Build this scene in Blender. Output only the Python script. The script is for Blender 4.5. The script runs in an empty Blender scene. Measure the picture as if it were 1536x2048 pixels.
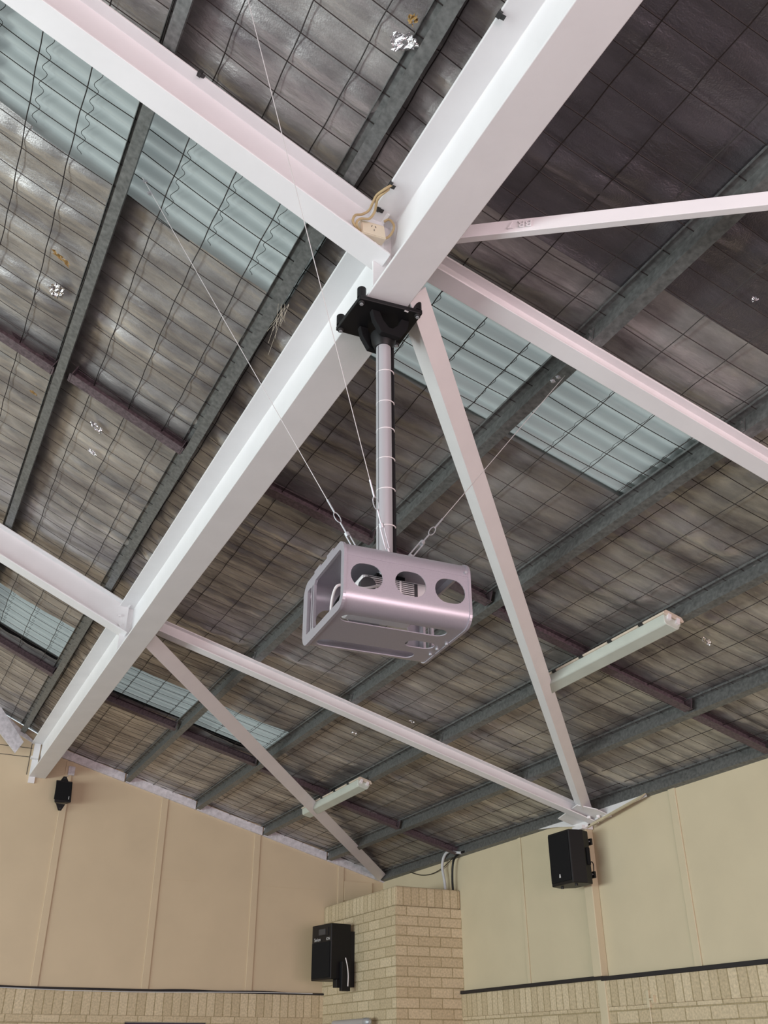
import bpy, bmesh, math, random
import numpy as np
from mathutils import Vector, Matrix
random.seed(4); rng = np.random.default_rng(4)
S = bpy.context.scene; COL = S.collection
rad = math.radians
# ------------------------------------------------------------------ camera
cd = bpy.data.cameras.new('camera'); cam = bpy.data.objects.new('camera', cd); COL.objects.link(cam); S.camera = cam
cd.sensor_fit = 'VERTICAL'; cd.sensor_height = 36.0; cd.lens = 1880.9 / 2048 * 36; cd.clip_start = 0.05; cd.clip_end = 200
_p, _y, _r = rad(30.13), rad(27.18), rad(-0.295)
fw = Vector((math.sin(_y) * math.cos(_p), math.cos(_y) * math.cos(_p), math.sin(_p)))
rt = Vector((math.cos(_y), -math.sin(_y), 0)); up = rt.cross(fw)
rt, up = rt * math.cos(_r) + up * math.sin(_r), -rt * math.sin(_r) + up * math.cos(_r)
cam.matrix_world = Matrix(((rt.x, up.x, -fw.x, 0), (rt.y, up.y, -fw.y, 0), (rt.z, up.z, -fw.z, 1.6), (0, 0, 0, 1)))
# ------------------------------------------------------------------ light
S.view_settings.view_transform = 'Standard'; S.view_settings.look = 'None'; S.view_settings.gamma = 1
S.view_settings.use_curve_mapping = False; S.view_settings.exposure = 0.38
W = bpy.data.worlds.new('sky'); S.world = W; W.use_nodes = True
W.node_tree.nodes['Background'].inputs[0].default_value = (0.86, 0.94, 1.0, 1)
W.node_tree.nodes['Background'].inputs[1].default_value = 0.75
sl = bpy.data.lights.new('sun', 'SUN'); sl.energy = 1.6; sl.angle = rad(3); so = bpy.data.objects.new('sun', sl); COL.objects.link(so)
so.rotation_euler = Vector((-0.10, 0.62, -0.78)).to_track_quat('-Z', 'Y').to_euler()
def area(name, loc, look, sx, sy, power, colour):
    l = bpy.data.lights.new(name, 'AREA'); l.shape = 'RECTANGLE'; l.size = sx; l.size_y = sy; l.energy = power; l.color = colour
    o = bpy.data.objects.new(name, l); COL.objects.link(o); o.location = loc
    o.rotation_euler = (Vector(look) - Vector(loc)).to_track_quat('-Z', 'Y').to_euler(); return o
area('daylight_left_windows', (-8.3, 3.0, 1.6), (0, 3.2, 2.3), 11, 1.8, 700, (0.90, 1.0, 1.0))
area('pink_back_fill', (1.0, -5.55, 1.3), (1.0, 3.0, 2.6), 8, 2.2, 380, (1.0, 0.78, 0.84))  # added pink fill from behind the camera; the back wall has no doors
# ------------------------------------------------------------------ materials
def N(nt, t, **k):
    n = nt.nodes.new(t)
    for a, b in k.items(): setattr(n, a, b)
    return n
def mat(name, col, rough=0.5, metal=0.0, noise=0.0, nscale=20, bump=0.0, bscale=60, spec=0.5):
    m = bpy.data.materials.new(name); m.use_nodes = True; nt = m.node_tree; b = nt.nodes['Principled BSDF']
    b.inputs['Base Color'].default_value = (*col, 1); b.inputs['Roughness'].default_value = rough
    b.inputs['Metallic'].default_value = metal; b.inputs['Specular IOR Level'].default_value = spec
    tc = N(nt, 'ShaderNodeTexCoord')
    if noise:
        n = N(nt, 'ShaderNodeTexNoise'); n.inputs['Scale'].default_value = nscale; n.inputs['Detail'].default_value = 6
        nt.links.new(tc.outputs['Object'], n.inputs['Vector'])
        r = N(nt, 'ShaderNodeMapRange'); r.inputs['From Min'].default_value = 0.3; r.inputs['From Max'].default_value = 0.7
        r.inputs['To Min'].default_value = 1 - noise; r.inputs['To Max'].default_value = 1 + noise
        nt.links.new(n.outputs['Fac'], r.inputs['Value'])
        v = N(nt, 'ShaderNodeVectorMath', operation='SCALE'); v.inputs[0].default_value = col
        nt.links.new(r.outputs[0], v.inputs['Scale']); nt.links.new(v.outputs[0], b.inputs['Base Color'])
    if bump:
        n = N(nt, 'ShaderNodeTexNoise'); n.inputs['Scale'].default_value = bscale; n.inputs['Detail'].default_value = 4
        nt.links.new(tc.outputs['Object'], n.inputs['Vector'])
        bp = N(nt, 'ShaderNodeBump'); bp.inputs['Strength'].default_value = bump; bp.inputs['Distance'].default_value = 0.01
        nt.links.new(n.outputs['Fac'], bp.inputs['Height']); nt.links.new(bp.outputs[0], b.inputs['Normal'])
    return m
M = {}
M['white'] = mat('white_paint', (0.80, 0.79, 0.80), 0.45, noise=0.03, nscale=5, bump=0.05, bscale=40)
M['galv'] = mat('weathered_galvanised_steel', (0.17, 0.175, 0.17), 0.5, 0.45, noise=0.30, nscale=45)
M['bridging'] = mat('purple_brown_primer', (0.115, 0.085, 0.095), 0.6, 0.2, noise=0.4, nscale=60)
M['wire'] = mat('rusty_mesh_wire', (0.035, 0.028, 0.026), 0.6, 0.3)
M['tan'] = mat('tan_painted_board', (0.60, 0.52, 0.36), 0.7, noise=0.03, nscale=3, bump=0.03, bscale=120)
M['tan_left'] = mat('tan_painted_board_gable', (0.62, 0.50, 0.34), 0.7, noise=0.03, nscale=3, bump=0.03, bscale=120)
M['flash'] = mat('speckled_white_flashing', (0.66, 0.63, 0.66), 0.6, noise=0.18, nscale=30)
M['black'] = mat('black_plastic', (0.008, 0.008, 0.009), 0.45, spec=0.3)
M['grille'] = mat('black_speaker_grille', (0.010, 0.010, 0.011), 0.8, spec=0.15)
M['grey'] = mat('dark_grey_horn', (0.05, 0.05, 0.055), 0.5)
M['print'] = mat('pale_grey_print', (0.55, 0.55, 0.55), 0.6)
M['silver'] = mat('silver_powder_coat', (0.47, 0.45, 0.50), 0.38, 0.48, noise=0.03, nscale=200)
M['pole'] = mat('satin_aluminium_pole', (0.55, 0.55, 0.58), 0.38, 0.4)
M['chrome'] = mat('bright_zinc', (0.48, 0.50, 0.53), 0.5, 0.6)
M['cable'] = mat('plastic_coated_cable', (0.62, 0.60, 0.60), 0.4, 0.3)
M['cream'] = mat('cream_plastic', (0.78, 0.68, 0.52), 0.45)
M['cord'] = mat('beige_rubber_cord', (0.50, 0.37, 0.20), 0.55)
M['clip'] = mat('dark_clip_steel', (0.05, 0.05, 0.05), 0.5, 0.5)
M['diffuser'] = mat('aged_acrylic_diffuser', (0.52, 0.56, 0.50), 0.3, noise=0.05, nscale=8)
M['fixture'] = mat('yellowed_fixture_body', (0.60, 0.52, 0.42), 0.5, noise=0.08, nscale=12)
M['projector'] = mat('white_projector_shell', (0.80, 0.77, 0.78), 0.4)
M['conduit'] = mat('pale_grey_conduit', (0.55, 0.56, 0.58), 0.45)
M['tape'] = mat('old_brown_tape', (0.33, 0.21, 0.07), 0.6)
M['torn'] = mat('torn_bright_foil', (0.80, 0.78, 0.80), 0.15, 1.0, bump=1.0, bscale=60)
M['floor'] = mat('timber_floor', (0.19, 0.175, 0.19), 0.4, noise=0.2, nscale=4)
M['door'] = mat('dark_purple_door_head', (0.02, 0.012, 0.03), 0.5)
M['trimblack'] = mat('black_rubber_strip', (0.012, 0.010, 0.012), 0.6)
M['roof'] = mat('corrugated_steel', (0.16, 0.17, 0.17), 0.5, 0.5)

def foil_mat(name, c0, c1, metal, weave):
    m = bpy.data.materials.new(name); m.use_nodes = True; nt = m.node_tree; b = nt.nodes['Principled BSDF']
    b.inputs['Metallic'].default_value = metal
    tc = N(nt, 'ShaderNodeTexCoord'); mp = N(nt, 'ShaderNodeMapping'); mp.inputs['Scale'].default_value = (0.7, 2.2, 0.7)
    nt.links.new(tc.outputs['Object'], mp.inputs['Vector'])
    n = N(nt, 'ShaderNodeTexNoise'); n.inputs['Scale'].default_value = 2.2; n.inputs['Detail'].default_value = 8; n.inputs['Roughness'].default_value = 0.65
    nt.links.new(mp.outputs[0], n.inputs['Vector'])
    cr = N(nt, 'ShaderNodeValToRGB'); e = cr.color_ramp.elements
    e[0].position = 0.32; e[0].color = (*c0, 1); e[1].position = 0.72; e[1].color = (*c1, 1)
    nt.links.new(n.outputs['Fac'], cr.inputs[0]); nt.links.new(cr.outputs[0], b.inputs['Base Color'])
    rr = N(nt, 'ShaderNodeMapRange'); rr.inputs['To Min'].default_value = 0.50; rr.inputs['To Max'].default_value = 0.26
    nt.links.new(n.outputs['Fac'], rr.inputs['Value']); nt.links.new(rr.outputs[0], b.inputs['Roughness'])
    n2 = N(nt, 'ShaderNodeTexNoise'); n2.inputs['Scale'].default_value = 22; n2.inputs['Detail'].default_value = 5
    nt.links.new(mp.outputs[0], n2.inputs['Vector'])
    w = N(nt, 'ShaderNodeTexVoronoi'); w.inputs['Scale'].default_value = 160; nt.links.new(tc.outputs['Object'], w.inputs['Vector'])
    b1 = N(nt, 'ShaderNodeBump'); b1.inputs['Strength'].default_value = 0.35; b1.inputs['Distance'].default_value = 0.01
    b2 = N(nt, 'ShaderNodeBump'); b2.inputs['Strength'].default_value = weave; b2.inputs['Distance'].default_value = 0.003
    nt.links.new(n2.outputs['Fac'], b1.inputs['Height']); nt.links.new(w.outputs['Distance'], b2.inputs['Height'])
    nt.links.new(b1.outputs[0], b2.inputs['Normal']); nt.links.new(b2.outputs[0], b.inputs['Normal'])
    return m
M['foil'] = foil_mat('sooty_reflective_foil', (0.20, 0.185, 0.19), (0.70, 0.685, 0.66), 0.68, 0.12)
M['woven'] = foil_mat('dark_woven_foil', (0.17, 0.16, 0.175), (0.34, 0.325, 0.35), 0.88, 0.30)
def sky_mat():
    m = bpy.data.materials.new('aged_fibreglass_skylight'); m.use_nodes = True; nt = m.node_tree; nt.nodes.remove(nt.nodes['Principled BSDF'])
    d = N(nt, 'ShaderNodeBsdfPrincipled'); d.inputs['Base Color'].default_value = (0.37, 0.40, 0.385, 1); d.inputs['Roughness'].default_value = 0.4
    t = N(nt, 'ShaderNodeBsdfTranslucent'); t.inputs['Color'].default_value = (0.40, 0.44, 0.425, 1)
    x = N(nt, 'ShaderNodeMixShader'); x.inputs[0].default_value = 0.45
    nt.links.new(d.outputs[0], x.inputs[1]); nt.links.new(t.outputs[0], x.inputs[2]); nt.links.new(x.outputs[0], nt.nodes['Material Output'].inputs[0])
    return m
M['sky'] = sky_mat()
def brick_mat(name, bw, bh, off, c1, c2, mo):
    m = bpy.data.materials.new(name); m.use_nodes = True; nt = m.node_tree; b = nt.nodes['Principled BSDF']; b.inputs['Roughness'].default_value = 0.85
    uv = N(nt, 'ShaderNodeUVMap'); k = N(nt, 'ShaderNodeTexBrick'); k.offset = off; k.squash = 1
    k.inputs['Scale'].default_value = 1; k.inputs['Brick Width'].default_value = bw; k.inputs['Row Height'].default_value = bh
    k.inputs['Mortar Size'].default_value = 0.005; k.inputs['Mortar Smooth'].default_value = 0.3; k.inputs['Bias'].default_value = 0
    k.inputs['Color1'].default_value = (*c1, 1); k.inputs['Color2'].default_value = (*c2, 1); k.inputs['Mortar'].default_value = (*mo, 1)
    nt.links.new(uv.outputs[0], k.inputs['Vector'])
    n = N(nt, 'ShaderNodeTexNoise'); n.inputs['Scale'].default_value = 55; n.inputs['Detail'].default_value = 6; nt.links.new(uv.outputs[0], n.inputs['Vector'])
    r = N(nt, 'ShaderNodeMapRange'); r.inputs['From Min'].default_value = 0.3; r.inputs['From Max'].default_value = 0.7; r.inputs['To Min'].default_value = 0.8; r.inputs['To Max'].default_value = 1.15
    nt.links.new(n.outputs['Fac'], r.inputs['Value'])
    v = N(nt, 'ShaderNodeVectorMath', operation='SCALE'); nt.links.new(k.outputs['Color'], v.inputs[0]); nt.links.new(r.outputs[0], v.inputs['Scale'])
    nt.links.new(v.outputs[0], b.inputs['Base Color'])
    bp = N(nt, 'ShaderNodeBump', invert=True); bp.inputs['Strength'].default_value = 0.8; bp.inputs['Distance'].default_value = 0.01
    nt.links.new(k.outputs['Fac'], bp.inputs['Height']); nt.links.new(bp.outputs[0], b.inputs['Normal'])
    return m
BC = ((0.52, 0.42, 0.27), (0.64, 0.53, 0.36), (0.40, 0.32, 0.18))
M['brick'] = brick_mat('cream_brick_stretcher', 0.24, 0.086, 0.5, *BC)
M['soldier'] = brick_mat('cream_brick_soldier', 0.086, 0.26, 0.0, *BC)

# ------------------------------------------------------------------ helpers
def tag(o, label=None, cat=None, group=None, kind=None):
    if label: o['label'] = label
    if cat: o['category'] = cat
    if group: o['group'] = group
    if kind: o['kind'] = kind
    return o
ORG = {}
def origin(o):
    return ORG.get(o.name, Vector((0, 0, 0))) if o else Vector((0, 0, 0))
def thing(name, loc, label, cat, group=None):
    o = bpy.data.objects.new(name, None); COL.objects.link(o); o.location = loc; o.empty_display_size = 0.05
    ORG[o.name] = Vector(loc); return tag(o, label, cat, group)
class MB:
    def __init__(s): s.v = []; s.f = []; s.uv = {}
    def add(s, vs, fs):
        n = len(s.v); s.v += [Vector(q) for q in vs]; s.f += [tuple(i + n for i in f) for f in fs]; return s
    def box(s, c, d, R=None):
        c = Vector(c); R = R or Matrix.Identity(3); hx, hy, hz = d[0] / 2, d[1] / 2, d[2] / 2
        vs = [c + R @ Vector((x, y, z)) for x in (-hx, hx) for y in (-hy, hy) for z in (-hz, hz)]
        return s.add(vs, [(0, 1, 3, 2), (4, 6, 7, 5), (0, 4, 5, 1), (2, 3, 7, 6), (0, 2, 6, 4), (1, 5, 7, 3)])
    def mm(s, a, b):
        a = Vector(a); b = Vector(b); return s.box((a + b) / 2, b - a)
    def sweep(s, prof, p0, p1, upv=(0, 0, 1), e0=None, e1=None):
        """closed 2-D outline (right, up) run from p0 to p1; e0/e1: plane normals that mitre the ends"""
        p0 = Vector(p0); p1 = Vector(p1); d = (p1 - p0).normalized(); r = d.cross(Vector(upv)).normalized(); u = r.cross(d)
        n = len(prof); vs = []
        for p, e in ((p0, e0), (p1, e1)):
            for a, b in prof:
                q = p + r * a + u * b
                if e: e_ = Vector(e); q = q + d * ((p - q).dot(e_) / d.dot(e_))
                vs.append(q)
        fs = [(i, (i + 1) % n, n + (i + 1) % n, n + i) for i in range(n)] + [tuple(range(n))[::-1], tuple(range(n, 2 * n))]
        return s.add(vs, fs)
    def tube(s, pts, r, seg=8, caps=True):
        pts = [Vector(p) for p in pts]; rings = []; m = len(pts); base = len(s.v)
        ref = Vector((0.123, 0.31, 0.94))
        for i, p in enumerate(pts):
            t = (pts[min(i + 1, m - 1)] - pts[max(i - 1, 0)]).normalized()
            a = t.cross(ref); a = a.normalized() if a.length > 1e-4 else t.orthogonal().normalized(); b = t.cross(a)
            rr = r[i] if isinstance(r, (list, tuple)) else r
            s.v += [p + (a * math.cos(k * 2 * math.pi / seg) + b * math.sin(k * 2 * math.pi / seg)) * rr for k in range(seg)]
        for i in range(m - 1):
            for k in range(seg):
                a, b = base + i * seg + k, base + i * seg + (k + 1) % seg
                s.f.append((a, b, b + seg, a + seg))
        if caps: s.f.append(tuple(base + k for k in range(seg))[::-1]); s.f.append(tuple(base + (m - 1) * seg + k for k in range(seg)))
        return s
    def cyl(s, p0, p1, r, seg=16): return s.tube([p0, p1], r, seg)
    def build(s, name, m, parent=None, smooth=False, bevel=0, org=None, uvf=None):
        if org is None:
            org = origin(parent) if parent else (sum(s.v, Vector()) / len(s.v))
        org = Vector(org)
        me = bpy.data.meshes.new(name); me.from_pydata([tuple(q - org) for q in s.v], [], s.f); me.update()
        bm = bmesh.new(); bm.from_mesh(me); bmesh.ops.recalc_face_normals(bm, faces=bm.faces)
        if uvf:
            L = bm.loops.layers.uv.new('UVMap')
            for f in bm.faces:
                for l in f.loops: l[L].uv = uvf(l.vert.co + org, f.normal)
        bm.to_mesh(me); bm.free()
        me.materials.append(M[m])
        o = bpy.data.objects.new(name, me); COL.objects.link(o)
        if parent: o.parent = parent; o.location = org - origin(parent)
        else: o.location = org
        ORG[o.name] = org
        if smooth:
            for p in me.polygons: p.use_smooth = True
            me.set_sharp_from_angle(angle=rad(40))
        if bevel:
            b = o.modifiers.new('bevel', 'BEVEL'); b.width = bevel; b.segments = 2; b.limit_method = 'ANGLE'; b.angle_limit = rad(40)
        return o
def bez(pts, n=12):
    """smooth curve through points"""
    P = [Vector(p) for p in pts]; P = [P[0] * 2 - P[1]] + P + [P[-1] * 2 - P[-2]]; out = []
    for i in range(1, len(P) - 2):
        for k in range(n):
            t = k / n; a, b, c, d = P[i - 1], P[i], P[i + 1], P[i + 2]
            out.append(0.5 * ((2 * b) + (c - a) * t + (2 * a - 5 * b + 4 * c - d) * t * t + (3 * b - a - 3 * c + d) * t ** 3))
    out.append(P[-2]); return out
def text_mesh(body, size, Mx, depth=0.0008):
    c = bpy.data.curves.new('lettering', 'FONT'); c.body = body; c.size = size; c.extrude = depth
    o = bpy.data.objects.new('lettering', c); COL.objects.link(o)
    dg = bpy.context.evaluated_depsgraph_get(); me = bpy.data.meshes.new_from_object(o.evaluated_get(dg))
    mb = MB(); mb.add([Mx @ v.co for v in me.vertices], [tuple(p.vertices) for p in me.polygons])
    bpy.data.objects.remove(o); return mb

# ------------------------------------------------------------------ layout numbers (metres; camera at 0,0,1.6)
XW, YG = 5.15, 10.10                        # right wall and far gable wall
XB = 1.232                                  # web of the long ridge-ward beam
SR, SL = 0.262, 0.44                        # roof slopes right and left of the beam
def zR(x): return 4.387 - SR * (x - 1.456)
def zL(x): return 4.61 - SL * (x - 0.96)
XP = -2.2                                   # ridge, out of frame
aR, aL = math.atan(SR), math.atan(SL)
nR = Vector((math.sin(aR), 0, math.cos(aR))); nL = Vector((math.sin(aL), 0, math.cos(aL)))
dR = Vector((math.cos(aR), 0, -math.sin(aR))); dL = Vector((math.cos(aL), 0, -math.sin(aL)))
YB = -5.8; XL = -9.2

# ------------------------------------------------------------------ room shell
def struct(name, mb, m, **k): return tag(mb.build(name, m, **k), kind='structure')
struct('floor', MB().mm((XL, YB, -0.1), (XW + 0.2, YG + 0.2, 0)), 'floor')
# far gable wall: boards above, brick below
BG = 2.18
zt = lambda x: (zR(x) if x > XB else zL(x)) + 0.03
prof = [(XL, BG)] + [(XW + 0.2, BG), (XW + 0.2, zR(XW + 0.2)), (XB, zR(XB)), (XB - 0.05, zL(XB)), (XP, zL(XP)), (2 * XP - XB, zL(XB)), (XL, 2.3)]
def gable(y0, y1, prof):
    n = len(prof); vs = [(x, y0, z) for x, z in prof] + [(x, y1, z) for x, z in prof]
    return MB().add(vs, [tuple(range(n)), tuple(range(n, 2 * n))] + [(i, (i + 1) % n, n + (i + 1) % n, n + i) for i in range(n)])
struct('wall_far', gable(YG, YG + 0.2, prof), 'tan_left')
struct('wall_back', gable(YB - 0.2, YB, [(XL, 0), (XW + 0.2, 0)] + prof[2:]), 'tan')
struct('wall_right', MB().mm((XW, YB, 2.12), (XW + 0.2, YG + 0.2, 3.328)), 'tan')
def uvxz(p, n):
    if abs(n.z) > 0.7: return (p.x, p.y)
    return (p.x, p.z) if abs(n.y) > abs(n.x) else (p.y, p.z)
def uvsold(z0):
    def f(p, n):
        if abs(n.z) > 0.7: return (p.x if abs(n.y) > .5 else p.y, 0.1)
        return ((p.x if abs(n.y) > abs(n.x) else p.y), p.z - z0 + 0.01)
    return f
struct('wall_far_brick', MB().mm((XL, YG - 0.03, 0), (2.40, YG + 0.2, 1.955)).mm((2.40, YG - 0.03, 1.905), (3.20, YG + 0.2, 1.955)).mm((3.20, YG - 0.03, 0), (XW, YG + 0.2, 1.955)), 'brick', uvf=uvxz)
struct('wall_far_soldier', MB().mm((XL, YG - 0.035, 1.955), (XW, YG + 0.15, BG - 0.005)), 'soldier', uvf=uvsold(1.955), bevel=0.01)
struct('wall_right_brick', MB().mm((XW - 0.03, YB, 0), (XW + 0.2, YG, 1.92)), 'brick', uvf=uvxz)
struct('wall_right_soldier', MB().mm((XW - 0.035, YB, 1.92), (XW + 0.15, YG, 2.11)), 'soldier', uvf=uvsold(1.92), bevel=0.01)
struct('door_1', MB().mm((2.405, YG - 0.0, 0), (3.195, YG + 0.05, 1.90)), 'door')
# left wall with its run of windows (out of frame, they light the hall)
lw = MB().mm((XL - 0.2, YB, 0), (XL, YG, 0.7)).mm((XL - 0.2, YB, 2.5), (XL, YG, 3.3))
for y in (-5.8, -2.6, 0.6, 3.8, 7.0, 9.9): lw.mm((XL - 0.2, y, 0.7), (XL, y + 0.2, 2.5))
struct('wall_left', lw, 'tan')
# joint battens on both walls
for i, (x, z) in enumerate(((1.53, 3.62), (2.56, 4.0), (3.616, 3.73), (4.62, 3.47))):
    struct('trim_%d' % (i + 1), MB().mm((x - 0.035, YG - 0.012, BG), (x + 0.035, YG, zR(x) - 0.11)), 'tan_left', bevel=0.003)
for i, (y, w) in enumerate(((5.35, 0.035), (7.36, 0.02), (3.2, 0.035), (8.6, 0.015))):
    struct('trim_%d' % (i + 5), MB().mm((XW - 0.012, y - w, 2.12), (XW, y + w, 3.327)), 'tan', bevel=0.003)
# wall column under the braces and the strip below
struct('trim_9', MB().mm((XW - 0.07, 6.32, 2.13), (XW, 6.42, 3.24)).mm((XW - 0.045, 6.325, 0), (XW, 6.415, 2.105)), 'tan', bevel=0.006)
# black edge strips above the brick
b = MB(); ys = np.linspace(-1, 8.43, 40)
struct('trim_10', MB().mm((XW - 0.05, -1, 2.098), (XW + 0.0, 6.36, 2.128)).mm((XW - 0.05, 6.36, 2.108), (XW, 8.43, 2.136)), 'trimblack', bevel=0.004)
pts = [(x, YG - 0.045, 2.176 + 0.006 * math.sin(x * 2.3) + 0.004 * math.sin(x * 7.1)) for x in np.linspace(-0.5, 4.43, 60)]
struct('trim_11', MB().tube(pts, 0.007, 6).mm((-0.5, YG - 0.04, 2.163), (4.43, YG, 2.182)), 'trimblack')
tag(MB().tube([(x, YG - 0.052, 2.166 + 0.012 * math.sin(x * 1.7 + 1)) for x in np.linspace(-0.5, 4.3, 60)], 0.004, 6).build('cable', 'conduit'), 'thin white cable lying along the black strip above the brick of the gable wall', 'cable')
# gable wall panel joints
struct('trim_12', MB().mm((-0.2, YG - 0.004, 4.345), (1.14, YG, 4.35)).mm((-0.2, YG - 0.004, 4.255), (1.12, YG, 4.26)).mm((1.125, YG - 0.004, 4.08), (1.13, YG, 4.42)), 'clip')
struct('trim_13', MB().mm((3.66, YG - 0.003, 3.19), (4.42, YG, 3.194)).mm((2.6, YG - 0.003, 3.19), (3.0, YG, 3.193)).mm((4.66, YG - 0.02, 3.10), (5.0, YG, 3.30)), 'tan_left')
# brick pier in the corner
pz = 2.845; px0, px1, py0 = 4.43, XW, 8.435
struct('wall_pier', MB().mm((px0, py0, 0), (px1, YG, pz)), 'brick', uvf=lambda p, n: ((p.x - px0 + .12, p.z - pz + 8.6) if abs(n.y) > abs(n.x) else (p.y, p.z - pz + 8.6)))
struct('wall_pier_soldier', MB().mm((px0 - 0.001, py0 - 0.001, pz), (px1, YG, 3.02)), 'soldier', uvf=lambda p, n: ((p.x - px0 if abs(n.y) > abs(n.x) else p.y), p.z - pz + 0.03), bevel=0.02)

# ------------------------------------------------------------------ foil lining, wire mesh, skylights
SKY_R = [(2.36, 3.03, 1.25, 2.86), (7.42, 8.10, 1.25, 2.92)]       # y0,y1,x0,x1 with no foil
SKY_L = [(2.36, 3.07, -2.2, 1.06), (7.38, 8.12, -2.2, 1.02)]
WY = 0.128                                                           # mesh pitch along the hall
def foil(name, x0, x1, zf, n, d, holes, purl):
    ds = 0.016; smax = (x1 - x0) / d.x; ny = int((YG + 0.6) / ds); ns = int(smax / 0.024)
    y = np.linspace(-0.6, YG, ny); s = np.linspace(0, smax, ns); Yg, Sg = np.meshgrid(y, s); Xg = x0 + Sg * d.x
    r = np.random.default_rng(len(name))
    k = np.floor(Yg / WY); u = Yg / WY - k; v = Sg / 0.222 - np.floor(Sg / 0.222)
    h = np.zeros_like(Yg)
    # long soft wrinkles running down the slope
    for i in range(14):
        ky = r.uniform(3, 26); kx = r.uniform(0.2, 2.6); h += 0.010 / math.sqrt(ky) * np.sin(ky * Yg + kx * Sg * 2 + 1.5 * np.sin(Sg * r.uniform(.5, 2) + r.uniform(0, 6)) + r.uniform(0, 6))
    cell = r.uniform(0.35, 1.2, (200, 60)); ci = (k.astype(int) + 10) % 200; cj = np.floor(Sg / 0.222).astype(int) % 60
    amp = cell[ci, cj] * 0.25 + 0.55
    h -= 0.010 * amp * np.sin(np.pi * u) ** 0.8 * (0.65 + 0.35 * np.sin(np.pi * v))
    # pleats where the rolls overlap
    for yy in np.arange(0.35, 10, 1.32):
        for o in (0, 0.05, 0.11):
            c = yy + o + 0.02 * np.sin(Sg * 1.3 + yy); h -= 0.006 * np.exp(-((Yg - c) / 0.009) ** 2)
    # belly between purlins
    pu = np.array(sorted(purl)); j = np.clip(np.searchsorted(pu, Xg), 1, len(pu) - 1); f = np.clip((Xg - pu[j - 1]) / (pu[j] - pu[j - 1]), 0, 1)
    belly = -0.012 * np.sin(np.pi * f); edge = np.clip(np.sin(np.pi * f) * 2.5, 0.0, 1)
    h = h * edge * (0.35 + 0.65 * np.sin(np.pi * u)) * (0.5 + 0.5 * np.sin(np.pi * v)) + belly + 0.004
    Zg = zf(Xg); P = np.stack([Xg + n.x * h, Yg, Zg + n.z * h], -1).reshape(-1, 3)
    idx = np.arange(ns * ny).reshape(ns, ny)
    q = np.stack([idx[:-1, :-1], idx[1:, :-1], idx[1:, 1:], idx[:-1, 1:]], -1)
    yc = (Yg[:-1, :-1] + ds / 2); xc = Xg[:-1, :-1]; keep = np.ones_like(yc, bool)
    for (a, b_, c, e) in holes: keep &= ~((yc > a) & (yc < b_ + 0.012 * np.sin(xc * 3)) & (xc > c) & (xc < e))
    q = q[keep].reshape(-1, 4)
    me = bpy.data.meshes.new(name); me.vertices.add(len(P)); me.vertices.foreach_set('co', P.ravel())
    me.loops.add(q.size); me.loops.foreach_set('vertex_index', q.ravel().astype(np.int32)); me.polygons.add(len(q))
    me.polygons.foreach_set('loop_start', np.arange(0, q.size, 4, dtype=np.int32)); me.update(calc_edges=True)
    me.polygons.foreach_set('use_smooth', np.ones(len(q), bool)); me.materials.append(M['foil']); me.materials.append(M['woven'])
    if 'right' in name:
        yy = P[q[:, 0], 1]; xx_ = P[q[:, 0], 0]; me.polygons.foreach_set('material_index', (yy < np.where(xx_ > 2.12, 1.93, 2.02)).astype(np.int32))
    o = bpy.data.objects.new(name, me); COL.objects.link(o); return tag(o, kind='structure')
PUR_R = [1.31, 2.091, 2.874, 3.65, 4.42, 5.19]
PUR_L = [-2.30, -1.57, -0.43, 0.31, 1.06, 1.80]
foil('ceiling_right', 1.24, 5.25, zR, nR, dR, SKY_R, PUR_R)
foil('ceiling_left', XP, 1.235, zL, nL, dL, SKY_L, [-2.65, -1.91, -1.17, -0.43, 0.31, 1.06, 1.80])
# roof deck over the lining and the rest of the roof, out of frame
rd = MB()
def slab(mb, x0, z0, x1, z1, y0, y1, t=0.02): mb.add([(x0, y0, z0), (x1, y0, z1), (x1, y1, z1), (x0, y1, z0), (x0, y0, z0 + t), (x1, y0, z1 + t), (x1, y1, z1 + t), (x0, y1, z0 + t)], [(0, 1, 2, 3), (4, 5, 6, 7), (0, 1, 5, 4), (1, 2, 6, 5), (2, 3, 7, 6), (3, 0, 4, 7)])
def deck(x0, x1, zf, holes):
    ysp = [YB] + [v for h in holes for v in (h[0] - 0.03, h[1] + 0.03)] + [YG + 0.2]
    for i in range(0, len(ysp), 2): slab(rd, x0, zf(x0) + 0.055, x1, zf(x1) + 0.055, ysp[i], ysp[i + 1])
    for h in holes:
        if h[3] + 0.03 < x1: slab(rd, h[3] + 0.03, zf(h[3] + 0.03) + 0.055, x1, zf(x1) + 0.055, h[0] - 0.03, h[1] + 0.03)
deck(1.2, XW + 0.2, zR, SKY_R); deck(XP, 1.25, zL, SKY_L)
rm = lambda x: zL(2 * XP - x); rn = lambda x: zR(2 * XP - x)
slab(rd, 2 * XP - XB, rm(2 * XP - XB), XP, rm(XP), YB, YG + 0.2); slab(rd, XL - 0.2, zR(XW), 2 * XP - XB, rn(2 * XP - XB), YB, YG + 0.2)
struct('ceiling', rd, 'roof')
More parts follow.
